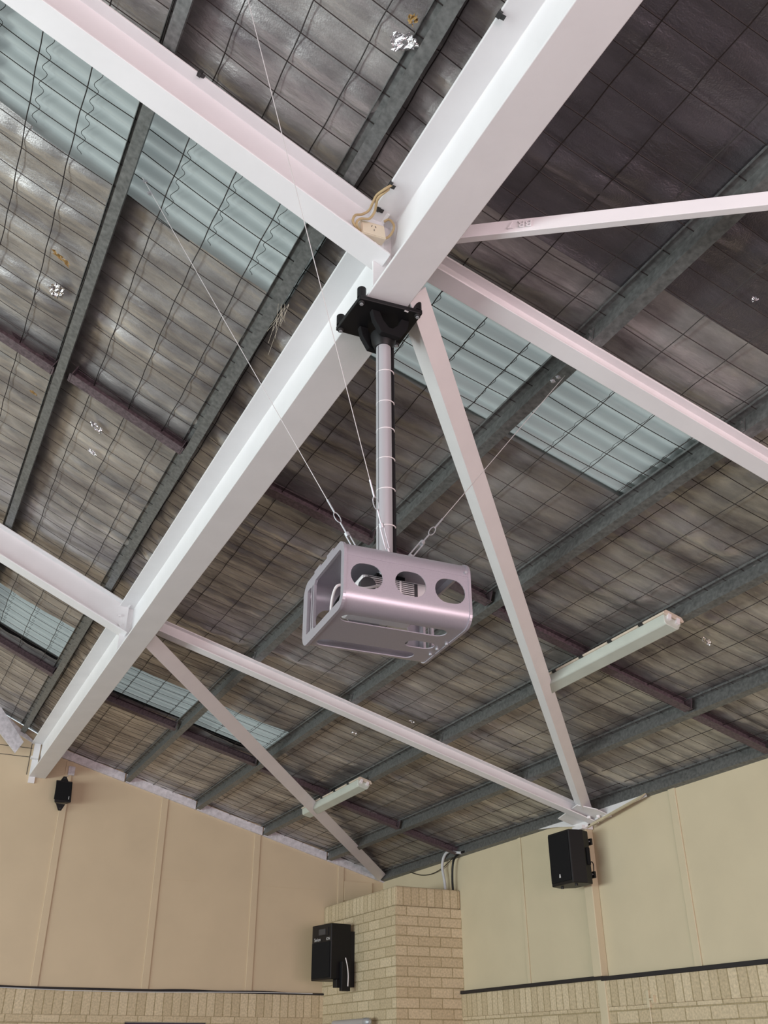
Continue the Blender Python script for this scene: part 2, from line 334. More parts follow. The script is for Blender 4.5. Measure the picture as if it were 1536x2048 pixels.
# corrugated translucent sheets (with thin dark wires added as wavy shadows of the mesh)
def skylight(i, y0, y1, x0, x1, zf, n, d):
    a, b_ = y0 - 0.06, y1 + 0.06; ny = int((b_ - a) / 0.0085); ys = np.linspace(a, b_, ny); vs = []; fs = []
    for y in ys:
        h = 0.036 + 0.014 * math.cos(2 * math.pi * y / 0.085)
        for x in (x0 - 0.03, x1 + 0.06): vs.append((x + n.x * h, y, zf(x) + n.z * h))
    for k in range(ny - 1): fs.append((2 * k, 2 * k + 1, 2 * k + 3, 2 * k + 2))
    o = struct('window_%d' % i, MB().add(vs, fs), 'sky', smooth=True, org=(0, 0, 0))
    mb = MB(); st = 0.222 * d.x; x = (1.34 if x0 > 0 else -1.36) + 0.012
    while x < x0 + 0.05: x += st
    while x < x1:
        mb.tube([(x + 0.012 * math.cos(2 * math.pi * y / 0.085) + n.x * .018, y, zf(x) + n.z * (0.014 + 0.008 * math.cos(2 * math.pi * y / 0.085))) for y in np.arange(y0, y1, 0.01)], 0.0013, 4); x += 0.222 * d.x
    mb.build('shadow_wire', 'wire', o, org=(0, 0, 0))
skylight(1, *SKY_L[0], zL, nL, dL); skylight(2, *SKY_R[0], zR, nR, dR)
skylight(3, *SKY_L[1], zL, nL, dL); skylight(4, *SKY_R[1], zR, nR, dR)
def mesh(name, x0, x1, zf, n, d, purl, label):
    mb = MB(); r = random.Random(len(label)); pu = sorted(purl)
    def off(x):
        for a, b_ in zip(pu, pu[1:]):
            if a <= x <= b_: return -0.008 - 0.012 * math.sin(math.pi * (x - a) / (b_ - a))
        return -0.008
    xs = np.arange(x0, x1 + 0.05, 0.075)
    y = -0.512
    while y < YG - 0.02:
        w = r.uniform(-0.004, 0.004); ph = r.uniform(0, 6)
        mb.tube([(x + n.x * off(x), y + w + 0.004 * math.sin(x * 4 + ph), zf(x) + n.z * off(x)) for x in xs], 0.0021, 4, False); y += WY
    x = x0 + 0.04
    while x < x1:
        ph = r.uniform(0, 6); o = off(x) - 0.009
        mb.tube([(x + 0.006 * math.sin(y * 3 + ph) + 0.002 * math.sin(y * 23 + ph) + n.x * o, y, zf(x) + n.z * o) for y in np.arange(-0.6, YG, 0.06)], 0.0024, 4, False); x += 0.222 * d.x
    return tag(mb.build(name, 'wire', org=(0, 0, 0)), label, 'wire mesh', kind='stuff')
mesh('wire_mesh', 1.30, 5.15, zR, nR, dR, PUR_R, 'rusty wire safety mesh holding up the foil on the lower right roof slope')
mesh('wire_mesh', -1.4, 1.18, zL, nL, dL, [-1.91, -1.17, -0.43, 0.31, 1.06, 1.80], 'rusty wire safety mesh holding up the foil on the steeper left roof slope')

# ------------------------------------------------------------------ steel
def Isec(w, h, tf, tw):  # origin at bottom centre
    a = w / 2; t = tw / 2
    return [(-a, 0), (a, 0), (a, tf), (t, tf), (t, h - tf), (a, h - tf), (a, h), (-a, h), (-a, h - tf), (-t, h - tf), (-t, tf), (-a, tf)]
# the long beam
t = thing('ridge_beam', (XB, 2.4, 4.06), 'heavy white steel I-beam running the length of the hall above the projector', 'beam')
MB().sweep([(-.082, 0), (.082, 0), (.082, .012), (.006, .012), (.006, .335), (.11, .335), (.11, .347), (-.11, .347), (-.11, .335), (-.006, .335), (-.006, .012), (-.082, .012)], (XB, -2, 4.06), (XB, YG, 4.06)).build('girder', 'white', t, bevel=0.003)
for yy in (2.352, 6.37):
    MB().mm((XB - 0.082, yy - 0.035, 4.072), (XB - 0.006, yy - 0.025, 4.395)).build('stiffener', 'white', t)
for yy in (2.30, 6.245):
    MB().mm((XB + 0.006, yy + 0.004, 4.14), (XB + 0.10, yy + 0.010, 4.24)).build('cleat', 'white', t)
MB().mm((XB - 0.08, YG - 0.02, 4.0), (XB - 0.02, YG, 4.40)).mm((XB - 0.10, YG - 0.09, 4.23), (XB - 0.03, YG - 0.02, 4.25)).build('end_plate', 'white', t)
def rafter(name, yc, side, label):
    ex = Vector((1, 0, 0))
    if side > 0:
        x0, x1 = XB + 0.03, XW - 0.02; zb = lambda x: 4.075 - SR * (x - 1.93); w, h = 0.085, 0.093; u = nR
    else:
        x0, x1 = XP, 1.188; zb = lambda x: 4.29 - SL * (x - .939); w, h = 0.110, 0.200; u = nL
    t = thing(name, ((x0 + x1) / 2, yc, zb((x0 + x1) / 2)), label, 'rafter')
    MB().sweep(Isec(w, h, 0.009, 0.007), (x0, yc, zb(x0)), (x1, yc, zb(x1)), u, ex, ex).build('rail', 'white', t, bevel=0.002)
    if side < 0:
        for xx, dz in ((1.14, .05), (1.13, .115)):
            MB().cyl((xx, yc - 0.018, zb(xx) + dz), (xx, yc - 0.003, zb(xx) + dz), 0.012, 6).build('bolt', 'white', t)
    return t, zb
R1L, zb1L = rafter('roof_rafter', 2.305, -1, 'white I-section rafter crossing the upper left corner, meeting the long beam beside the power outlet')
R1R, zb1R = rafter('roof_rafter', 2.30, 1, 'white rafter running from the black clamp down to the right edge of the photo')
R2L, _ = rafter('roof_rafter', 6.32, -1, 'white I-section rafter at the left edge, bolted to the long beam near its far end')
R2R, _ = rafter('roof_rafter', 6.245, 1, 'white rafter passing below the projector cage down to the right wall')
def angle_prof(l, t):  # corner at origin pointing down, legs up left and up right
    c = math.sqrt(.5); f = lambda a, b: ((a - b) * c, (a + b) * c)
    return [f(0, 0), f(l, 0), f(l, t), f(t, t), f(t, l), f(0, l)]
def brace(p0, p1, label, flat=False, l=0.088):
    p0 = Vector(p0); p1 = Vector(p1); t = thing('diagonal_brace', (p0 + p1) / 2, label, 'brace')
    pr = [(0, 0), (l, 0), (l, .007), (.007, .007), (.007, l), (0, l)] if flat else angle_prof(l, 0.007)
    if flat: pr = [(-a * 0.45, b) for a, b in pr]
    MB().sweep(pr, p0, p1).build('angle_bar', 'white', t, bevel=0.0015); return t
bA = brace((1.305, 2.322, 4.062), (5.09, 6.31, 3.28), 'long white diagonal brace from the black clamp past the cage to the wall loudspeaker')
bB = brace((1.300, 6.192, 4.082), (5.06, 10.02, 3.315), 'white diagonal brace at lower left, crossing the smaller lamp into the room corner', l=0.105)
bC = brace((1.30, 2.06, 4.135), (2.7, 0.75, 3.855), 'white diagonal brace at upper right stamped with BR 7', flat=True, l=0.060)
# gusset, plates and bolts where rafter and brace land on the right wall
t = thing('joint_plate', (5.0, 6.25, 3.26), 'white gusset plate joining rafter and long brace at the right wall', 'steel plate')
MB().add([(4.86, 6.12, 3.335), (4.99, 6.05, 3.30), (5.14, 6.05, 3.26), (5.14, 6.5, 3.26), (4.95, 6.5, 3.31), (4.86, 6.12, 3.343), (4.99, 6.05, 3.308), (5.14, 6.05, 3.268), (5.14, 6.5, 3.268), (4.95, 6.5, 3.318)], [(0, 1, 2, 3, 4), (5, 6, 7, 8, 9), (0, 1, 6, 5), (1, 2, 7, 6), (2, 3, 8, 7), (3, 4, 9, 8), (4, 0, 5, 9)]).build('plate', 'white', t)
for p in ((5.03, 6.2, 3.262), (5.06, 6.12, 3.256), (5.08, 6.3, 3.22)): MB().cyl(p, (p[0], p[1], p[2] + 0.02), 0.014, 6).build('bolt', 'white', t)
MB().mm((5.03, 6.30, 3.205), (5.14, 6.43, 3.235)).build('foot', 'white', t)
# stamped text on the brace, upside down as hung
d = (Vector((2.7, 0.75, 3.855)) - Vector((1.30, 2.06, 4.135))).normalized(); r_ = d.cross(Vector((0, 0, 1))).normalized(); u_ = r_.cross(d)
o_ = Vector((1.30, 2.06, 4.135)) + d * 0.32 + u_ * 0.046
# find the face that looks at the camera: local right is +r_ or -r_
sgn = 1 if (Vector((0, 0, 1.6)) - o_).dot(r_) > 0 else -1
nrm = r_ * sgn; xdir = -d if nrm.cross(-d).dot(-u_) > 0 else d; yd = -u_
Mx = Matrix((( -d.x, yd.x, nrm.x, 0), (-d.y, yd.y, nrm.y, 0), (-d.z, yd.z, nrm.z, 0), (0, 0, 0, 1))); Mx.translation = o_ + nrm * 0.0045
text_mesh('BR 7', 0.045, Mx, 0.0015).build('stamp', 'white', bC)

# purlins: Z sections following each slope
def purlin(x, zf, n, d, y0, y1, label, side):
    z = zf(x) - 0.006; h = 0.086
    t = thing('purlin', (x, (y0 + y1) / 2, z), label, 'purlin', None)
    # outline in (d, n): top flange up-slope, web, bottom flange down-slope with lip
    w = 0.045; k = 0.003; c = w
    P = [(0, 0), (c, 0), (c, -h + k), (c + w, -h + k), (c + w, -h + 0.016), (c + w + k, -h + 0.016), (c + w + k, -h), (c - k, -h), (c - k, -k), (k, -k), (k, -0.014), (0, -0.014)]
    vs = []; m = len(P)
    for y in (y0, y1):
        for a, b_ in P: vs.append(Vector((x, y, z)) + d * a + n * b_)
    fs = [(i, (i + 1) % m, m + (i + 1) % m, m + i) for i in range(m)] + [tuple(range(m))[::-1], tuple(range(m, 2 * m))]
    MB().add(vs, fs).build('channel', 'galv', t)
    return t
PR = []
for x, lab in ((2.091, 'dark galvanised purlin nearest the long beam on the right slope, just behind the cage'),
               (2.874, 'second dark purlin right of the long beam, passing behind the lower right of the cage'),
               (3.65, 'dark purlin carrying both fluorescent lamps'),
               (4.42, 'dark purlin between the fluorescent lamps and the right wall'),
               (5.085, 'lowest dark purlin along the top of the right wall')):
    PR.append(purlin(x, zR, nR, dR, -0.6, YG, lab, 1))
for x, lab in ((-0.43, 'dark purlin in the top left corner of the photo behind the white rafter'),
               (0.31, 'dark galvanised purlin on the left slope that the stay cables are tied to'),
               (1.045, 'dark galvanised purlin running close beside the long white beam on its left')):
    purlin(x - 0.06, zL, nL, dL, -0.6, YG, lab, -1)
# cleats that hold the purlins on the rafters
for i, x in enumerate((2.091, 2.874, 3.65, 4.42)):
    for yc in (2.30, 6.245):
        xx = x + 0.045 * dR.x; z = zR(xx)
        c = MB().box(Vector((xx - 0.006, yc - 0.03, z)) - nR * 0.054, (0.005, 0.06, 0.070), Matrix.Rotation(aR, 3, 'Y')).build('cleat', 'galv', PR[i])
        for q in (-0.022, 0.018): MB().cyl(Vector((xx - 0.008, yc - 0.045, z)) - nR * (0.058 + q), Vector((xx - 0.018, yc - 0.045, z)) - nR * (0.056 + q), 0.009, 6).build('bolt', 'galv', PR[i])
# bridging struts between purlins
def strut(xa, xb, y, zf, n, label, h=0.075):
    p0 = Vector((xa, y, zf(xa))) - n * 0.088; p1 = Vector((xb, y, zf(xb))) - n * 0.088
    t = thing('bridging_strut', (p0 + p1) / 2, label, 'strut')
    MB().sweep([(-0.035, 0), (0.035, 0), (0.035, 0.003), (-0.032, 0.003), (-0.032, h - .003), (0.0, h - .003), (0.0, h), (-0.035, h)], p0, p1, n).build('channel', 'bridging', t)
    for p, q in ((p0, 1), (p1, -1)): MB().box(p + (p1 - p0).normalized() * 0.012 * q + n * 0.035, (0.004, 0.075, 0.074), Matrix.Rotation(math.atan2(p0.z - p1.z, p1.x - p0.x), 3, 'Y')).build('end_tab', 'bridging', t)
L_ = 'purple-brown bridging strut '
for (xa, xb, y, side, lab) in (
    (-0.40, 0.28, 4.40, -1, 'at the left edge of the photo'), (0.36, 1.02, 4.36, -1, 'on the left slope between cable purlin and the beam-side purlin'),
    (1.36, 2.11, 4.22, 1, 'behind the left side of the hanging pole'), (2.16, 2.90, 4.25, 1, 'right behind the cage'), (2.93, 3.67, 4.30, 1, 'between the cage and the large lamp'),
    (3.72, 4.44, 4.33, 1, 'on the lower right of the large lamp'), (4.49, 5.17, 4.36, 1, 'running off the right edge below the large lamp'),
    (0.36, 1.02, 8.28, -1, 'at the left edge under the far left skylight'), (1.36, 2.11, 8.15, 1, 'beside the far end of the long beam, below a dark skylight'),
    (2.16, 2.90, 8.22, 1, 'left of the lower brace'), (2.93, 3.67, 8.27, 1, 'between the lower brace and the small lamp'),
    (3.72, 4.44, 8.34, 1, 'on the lower right of the small lamp'), (4.49, 5.17, 8.38, 1, 'ending above the conduits on the brick pier')):
    strut(xa, xb, y, zR if side > 0 else zL, nR if side > 0 else nL, L_ + lab)
# white flashing board under the gable edge, a length between each pair of purlins
fx = [1.36, 2.10, 2.89, 3.66, 4.43, 5.15]
for i in range(5):
    a, b_ = fx[i] + 0.02, fx[i + 1]
    MBx = MB().add([(a, YG - 0.03, zR(a) - 0.105), (b_, YG - 0.03, zR(b_) - 0.105), (b_, YG - 0.03, zR(b_) - 0.02), (a, YG - 0.03, zR(a) - 0.02), (a, YG, zR(a) - 0.105), (b_, YG, zR(b_) - 0.105), (b_, YG, zR(b_) - 0.02), (a, YG, zR(a) - 0.02)], [(0, 1, 2, 3), (4, 5, 6, 7), (0, 1, 5, 4), (1, 2, 6, 5), (2, 3, 7, 6), (3, 0, 4, 7)])
    struct('trim_%d' % (14 + i), MBx, 'flash')
# loose board hanging at the left gable edge
tag(MB().add([(0.62, YG - 0.16, 4.83), (1.03, YG - 0.12, 4.37), (0.97, YG - 0.13, 4.25), (0.55, YG - 0.16, 4.66), (0.62, YG - 0.13, 4.83), (1.03, YG - 0.09, 4.37), (0.97, YG - 0.10, 4.25), (0.55, YG - 0.13, 4.66)], [(0, 1, 2, 3), (4, 5, 6, 7), (0, 1, 5, 4), (1, 2, 6, 5), (2, 3, 7, 6), (3, 0, 4, 7)]).build('loose_flashing', 'flash'), 'loose pale flashing board hanging at the left edge of the gable wall', 'flashing')
struct('trim_19', MB().add([(0.7, YG - 0.03, 4.60), (1.13, YG - 0.03, 4.40), (1.13, YG - 0.03, 4.42), (0.75, YG - 0.03, 4.70), (0.7, YG, 4.60), (1.13, YG, 4.40), (1.13, YG, 4.42), (0.75, YG, 4.70)], [(0, 1, 2, 3), (4, 5, 6, 7), (0, 1, 5, 4), (1, 2, 6, 5), (2, 3, 7, 6), (3, 0, 4, 7)]), 'flash')
# flashing and tan flap at the right wall joint
def sheet(pts, th, name, m, dirn=(1, 0, 0)):
    d_ = Vector(dirn) * th; n = len(pts); vs = [Vector(p) for p in pts] + [Vector(p) + d_ for p in pts]
    return MB().add(vs, [tuple(range(n)), tuple(range(n, 2 * n))] + [(i, (i + 1) % n, n + (i + 1) % n, n + i) for i in range(n)])
tag(sheet([(5.11, 7.02, 3.335), (5.10, 6.72, 3.30), (5.09, 6.33, 3.232), (5.09, 6.28, 3.25), (5.10, 5.58, 3.315), (5.11, 5.60, 3.345), (5.12, 6.30, 3.37), (5.12, 6.70, 3.36)], 0.01, 'f', 'f').build('curled_flashing', 'white'), 'curled white flashing behind the joint at the top of the right wall', 'flashing')
tag(sheet([(5.06, 6.28, 3.205), (5.06, 6.16, 3.222), (5.06, 5.62, 3.300), (5.075, 5.56, 3.332), (5.075, 5.70, 3.315), (5.075, 6.24, 3.236)], 0.012, 'f', 'f').build('tan_flap', 'tan'), 'tan board flap curling away from the top of the right wall', 'board')

# ------------------------------------------------------------------ lamps on the purlin
def lamp(y0, y1, xc, label):
    z = zR(xc) - 0.10; t = thing('fluorescent_lamp', (xc, (y0 + y1) / 2, z), label, 'ceiling lamp', 'fluorescent lamps under the purlin')
    a = Vector((xc, y0, z)); b_ = Vector((xc, y1, z))
    MB().sweep([(-.068, -.028), (.068, -.028), (.074, -.02), (.055, .0), (-.055, .0), (-.074, -.02)], a, b_, nR).build('housing', 'fixture', t, bevel=0.003)
    MB().sweep([(-.064, -.028), (-.05, -.072), (-.040, -.082), (.040, -.082), (.05, -.072), (.064, -.028)], a + Vector((0, 0.012, 0)), b_ - Vector((0, .012, 0)), nR).build('diffuser', 'diffuser', t, smooth=True, bevel=0.004)
    for q in (-0.03, 0.03):
        for e, yy in ((-1, y0), (1, y1)):
            MB().box(Vector((xc, yy + 0.006 * -e, z)) + dR * q - nR * 0.035, (0.022, 0.018, 0.035), Matrix.Rotation(aR, 3, 'Y')).build('latch', 'projector', t)
    n = 4
    for k in range(n): MB().box(Vector((xc, y0 + (y1 - y0) * (k + .7) / (n + .4), z)) - dR * 0.070 - nR * 0.024, (0.012, 0.035, 0.014), Matrix.Rotation(aR, 3, 'Y')).build('clip', 'clip', t)
    return t
lamp(3.53, 4.74, 3.615, 'longer-looking fluorescent batten lamp at right, end stopping beside the long brace')
lamp(7.46, 8.74, 3.635, 'small-looking fluorescent batten lamp at lower centre, its left end behind the lower brace')

# ------------------------------------------------------------------ clamp, pole, cage
t = thing('beam_clamp', (1.245, 2.455, 4.03), 'black clamp plate with bolts gripping the underside of the long beam', 'clamp')
MB().add([(1.118, 2.352, z) for z in (4.032,)] + [], []) if False else None
pc = [(1.118, 2.362), (1.366, 2.332), (1.372, 2.546), (1.112, 2.566)]
MB().add([(x, y, 4.030) for x, y in pc] + [(x, y, 4.050) for x, y in pc], [(0, 1, 2, 3), (4, 5, 6, 7), (0, 1, 5, 4), (1, 2, 6, 5), (2, 3, 7, 6), (3, 0, 4, 7)]).build('plate', 'black', t, bevel=0.003)
for (x, y), (ux, uy) in zip(pc, ((1, 1), (-1, 1), (-1, -1), (1, -1))):
    MB().cyl((x + .014 * ux, y + .016 * uy, 4.05), (x + .014 * ux, y + .016 * uy, 4.095), 0.017, 14).build('jaw', 'black', t, smooth=True)
    bo = MB().cyl((x + .014 * ux, y + .016 * uy, 4.022), (x + .014 * ux, y + .016 * uy, 4.030), 0.011, 16).build('bolt', 'clip', t, smooth=True)
    MB().cyl((x + .014 * ux, y + .016 * uy, 4.018), (x + .014 * ux, y + .016 * uy, 4.022), 0.007, 6).build('hex_socket', 'chrome', bo)
for q in (-1, 1):   # two curved cheeks carrying the pole
    yy = 2.455 + q * 0.052
    P = [(-.080, 0), (-.046, 0), (-.032, -.035), (-.008, -.062), (.008, -.062), (.032, -.035), (.046, 0), (.080, 0), (.070, -.045), (.040, -.095), (-.040, -.095), (-.070, -.045)]
    MB().add([(1.262 + a, yy - .012, 4.03 + b_) for a, b_ in P] + [(1.262 + a, yy + .012, 4.03 + b_) for a, b_ in P], [(0, 1, 2, 11), (2, 3, 10, 11), (3, 4, 9, 10), (4, 5, 8, 9), (5, 6, 7, 8)] + [tuple(k + 12 for k in f) for f in ((0, 1, 2, 11), (2, 3, 10, 11), (3, 4, 9, 10), (4, 5, 8, 9), (5, 6, 7, 8))] + [(i, (i + 1) % 12, 12 + (i + 1) % 12, 12 + i) for i in range(12)]).build('cheek', 'grille', t, bevel=0.003)
MB().tube([(1.262, 2.455, 3.915), (1.262, 2.455, 3.94), (1.262, 2.455, 3.975), (1.262, 2.455, 4.0)], [0.033, 0.045, 0.05, 0.03], 20).build('socket', 'black', t, smooth=True)
for dx in (0.0, 0.048): MB().mm((1.296 + dx, 2.343, 4.0285), (1.312 + dx, 2.349, 4.030)).build('slot_mark', 'projector', t)
PX, PY = 1.262, 2.455
t = thing('hanging_pole', (PX, PY, 2.97), 'silver grey pole with white cable ties hanging from the black clamp', 'pole')
MB().cyl((PX, PY, 2.955), (PX, PY, 3.935), 0.028, 32).build('tube', 'pole', t, smooth=True)
MB().mm((PX - .0275, PY - .010, 2.96), (PX - .0255, PY - .0085, 3.93)).build('groove', 'grey', t)
for k, z in enumerate((3.795, 3.655, 3.535, 3.41, 3.285, 3.14)): 
    MB().tube([(PX + .0325 * math.cos(a) + .006, PY + .0295 * math.sin(a), z + 0.003 * math.cos(a)) for a in np.linspace(0, 2 * math.pi, 25)], 0.0022, 6, False).build('cable_tie', 'projector', t)
tag(MB().tube([(PX + .034, PY - .004, 3.93), (PX + .034, PY - .003, 3.5), (PX + .035, PY - .004, 2.98)], 0.008, 8).build('data_cable', 'black', smooth=True), 'black data cable tied down the right side of the silver pole', 'cable')

# projector cage: folded sheet-metal shell with cut-outs
CO = Vector((1.2625, 2.455, 2.9664)); YW = rad(-4.3); RZ = Matrix.Rotation(YW, 3, 'Z'); Lc, Dc, Hc = 0.417, 0.377, 0.222
def cw(p): return CO + RZ @ Vector(p)
def rrect(d_, h, r, n=8, cz=0.0):
    out = []
    for cx, cy, a0 in ((d_ / 2 - r, -r, 0), (-d_ / 2 + r, -r, 90), (-d_ / 2 + r, -h + r, 180), (d_ / 2 - r, -h + r, 270)):
        for k in range(n + 1): a = rad(a0 + 90 * k / n); out.append((cx + r * math.cos(a), cy + r * math.sin(a) + cz))
    return out
def ext_x(poly, x0, x1):
    n = len(poly); return MB().add([(x0, a, b_) for a, b_ in poly] + [(x1, a, b_) for a, b_ in poly], [tuple(range(n)), tuple(range(n, 2 * n))] + [(i, (i + 1) % n, n + (i + 1) % n, n + i) for i in range(n)])
def capsule(w, h, n=10):
    r = min(w, h) / 2; out = []
    if w >= h: cs = ((w / 2 - r, 0, -90), (-w / 2 + r, 0, 90))
    else: cs = ((0, h / 2 - r, 0), (0, -h / 2 + r, 180))
    for cx, cy, a0 in cs:
        for k in range(n + 1): a = rad(a0 + 180 * k / n); out.append((cx + r * math.cos(a), cy + r * math.sin(a)))
    return out
def prism(poly, f0, f1):
    n = len(poly); return MB().add([f0(a, b_) for a, b_ in poly] + [f1(a, b_) for a, b_ in poly], [tuple(range(n)), tuple(range(n, 2 * n))] + [(i, (i + 1) % n, n + (i + 1) % n, n + i) for i in range(n)])
def boolean(base, cutters):
    bo = base.build('tmp_base', 'silver', org=(0, 0, 0)); tmp = []
    for c in cutters:
        o = c.build('tmp_cut', 'silver', org=(0, 0, 0)); tmp.append(o)
        m = bo.modifiers.new('b', 'BOOLEAN'); m.operation = 'DIFFERENCE'; m.object = o; m.solver = 'EXACT'
    bpy.context.view_layer.update(); dg = bpy.context.evaluated_depsgraph_get(); me = bpy.data.meshes.new_from_object(bo.evaluated_get(dg))
    out = MB(); out.add([cw(v.co) for v in me.vertices], [tuple(p.vertices) for p in me.polygons])
    for o in tmp + [bo]: bpy.data.objects.remove(o)
    return out
cage = thing('projector_cage', CO, 'silver sheet-metal security cage with oval holes hanging from the pole', 'projector cage')
t_ = 0.003
cut = [ext_x(rrect(Dc - 2 * t_, Hc - 2 * t_, 0.047, cz=-t_), -0.5, 0.5)]
fy0, fy1 = -Dc / 2 - 0.02, -Dc / 2 + 0.02
for cx in (-0.138, 0.006, 0.140):                     # three front holes
    cut.append(prism(capsule(0.104, 0.082), lambda a, b_, c=cx: (c + a, fy0, -0.118 + b_), lambda a, b_, c=cx: (c + a, fy1, -0.118 + b_)))
for cx in (-0.11, 0.11):                               # back holes
    cut.append(prism(capsule(0.12, 0.09), lambda a, b_, c=cx: (c + a, -fy0, -0.118 + b_), lambda a, b_, c=cx: (c + a, -fy1, -0.118 + b_)))
for cx, cy, w in ((-0.010, -0.098, 0.350), (-0.022, 0.108, 0.335), (0.125, 0.012, 0.10)):      # bottom slots
    cut.append(prism(capsule(w, 0.054), lambda a, b_, c=cx, e=cy: (c + a, e + b_, -Hc - 0.02), lambda a, b_, c=cx, e=cy: (c + a, e + b_, -Hc + 0.02)))
sh = boolean(ext_x(rrect(Dc, Hc, 0.05), -Lc / 2, Lc / 2), cut).build('shell', 'silver', cage, smooth=True)
# folded lid over the top edge, its seam just above the holes
lp = [q for q in rrect(Dc + 0.003, Hc, 0.0515) if q[1] > -0.058]
lp = sorted(lp, key=lambda q: math.atan2(q[1] + 0.12, q[0])); li = [(a * (1 - .0022 / (Dc / 2)), b_ - 0.0016) for a, b_ in lp]
lp = [(Dc / 2 + .0016, -0.058)] + lp + [(-Dc / 2 - .0016, -0.058)]; li = [(Dc / 2 - .0005, -0.058)] + li + [(-Dc / 2 + .0005, -0.058)]
ld = MB(); n = len(lp); vs = [cw((x, a, b_)) for x in (-Lc / 2, Lc / 2 - .002) for a, b_ in lp + li]
fs = []
for k in range(n - 1): fs += [(k, k + 1, 2 * n + k + 1, 2 * n + k), (n + k, n + k + 1, 3 * n + k + 1, 3 * n + k), (k, k + 1, n + k + 1, n + k), (2 * n + k, 2 * n + k + 1, 3 * n + k + 1, 3 * n + k)]
fs += [(0, n, 3 * n, 2 * n), (n - 1, 2 * n - 1, 4 * n - 1, 3 * n - 1)]
ld.add(vs, fs).build('lid', 'silver', cage, smooth=True)
for sx in (-1, 1):                                     # end frames
    x0, x1 = (sx * Lc / 2 - 0.0045, sx * Lc / 2 + 0.0045)
    def q_(y0, y1, z0, z1, ch=0.012): return [(y0 + ch, z0), (y1 - ch, z0), (y1, z0 + ch), (y1, z1 - ch), (y1 - ch, z1), (y0 + ch, z1), (y0, z1 - ch), (y0, z0 + ch)]
    cuts = [ext_x(q_(-Dc / 2 + 0.022, 0.085, -Hc + 0.026, -0.026), x0 - .05, x1 + .05)]
    for a, b_ in ((0.093, 0.103), (0.111, 0.150)):
        cuts.append(ext_x(q_(a, b_, -Hc + 0.034, -0.034, 0.004), x0 - .05, x1 + .05))
    boolean(ext_x(rrect(Dc + 0.004, Hc + 0.004, 0.046, cz=0.002), x0, x1), cuts).build('end_frame', 'silver', cage)
for a in (-0.06, 0.06): MB().add([cw((-Lc / 2 + .02 * 0 - .004 + dx, a + dy, 0.001 + dz)) for dx in (0, .02) for dy in (-.028, .028) for dz in (0, .010)], [(0, 1, 3, 2), (4, 6, 7, 5), (0, 4, 5, 1), (2, 3, 7, 6), (0, 2, 6, 4), (1, 5, 7, 3)]).build('hinge', 'silver', cage)
for x, z in ((Lc / 2 - .014, -0.046),): MB().cyl(cw((x, -Dc / 2 - .008, z)), cw((x, -Dc / 2, z)), 0.005, 10).build('lock_screw', 'chrome', cage, smooth=True)
for x, y in ((.19, .02), (.19, .07), (.20, -.03)): MB().cyl(cw((x, y, -Hc - .006)), cw((x, y, -Hc)), 0.005, 8).build('bottom_screw', 'chrome', cage, smooth=True)
# projector inside the cage
def ubox(c, d_): 
    mb = MB(); mb.box((0, 0, 0), d_); mb.v = [cw(v + Vector(c)) for v in mb.v]; return mb
pr = thing('projector', cw((0.02, 0.03, -0.17)), 'white projector with a vent grille seen through the holes of the cage', 'projector')
ubox((0.015, 0.035, -0.082), (0.24, 0.20, 0.080)).build('casing', 'projector', pr, bevel=0.012)
ubox((0.015, 0.03, -0.025), (0.10, 0.09, 0.036)).build('mount_plate', 'black', pr)
for k in range(9): ubox((-0.012, -0.067, -0.056 - k * 0.0068), (0.17, 0.003, 0.0030)).build('vent_slat', 'projector', pr)
ubox((0.0, -0.0658, -0.082), (0.172, 0.001, 0.064)).build('vent_gap', 'grey', pr)
for k in (-0.03, 0.025): ubox((k, -0.068, -0.082), (0.006, 0.003, 0.062)).build('vent_bar', 'projector', pr)
MB().cyl(cw((-0.092, -0.065, -0.09)), cw((-0.092, -0.085, -0.09)), 0.026, 24).build('lens', 'grey', pr, smooth=True)
cr = random.Random(3)
for k, (m, lab) in enumerate((('black', 'black cable looping inside the left end of the cage'), ('projector', 'white cable coiled inside the left end of the cage'), ('conduit', 'pale grey lead crossing the left oval hole of the cage'))):
    pts = [cw(p) for p in (((-0.08, 0.02, -0.10), (-0.16, -0.05, -0.12), (-0.19, -0.02, -0.18), (-0.17, 0.05, -0.21), (-0.12, 0.06, -0.16)), ((-0.15, -0.07, -0.10), (-0.195, -0.08, -0.115), (-0.20, -0.05, -0.17), (-0.185, -0.03, -0.215)), ((-0.06, -0.10, -0.095), (-0.12, -0.12, -0.125), (-0.16, -0.11, -0.12), (-0.19, -0.12, -0.145), (-0.16, -0.09, -0.15)))[k]]
    tag(MB().tube(bez(pts), 0.0045, 8).build('projector_cable', m, smooth=True), lab, 'cable')

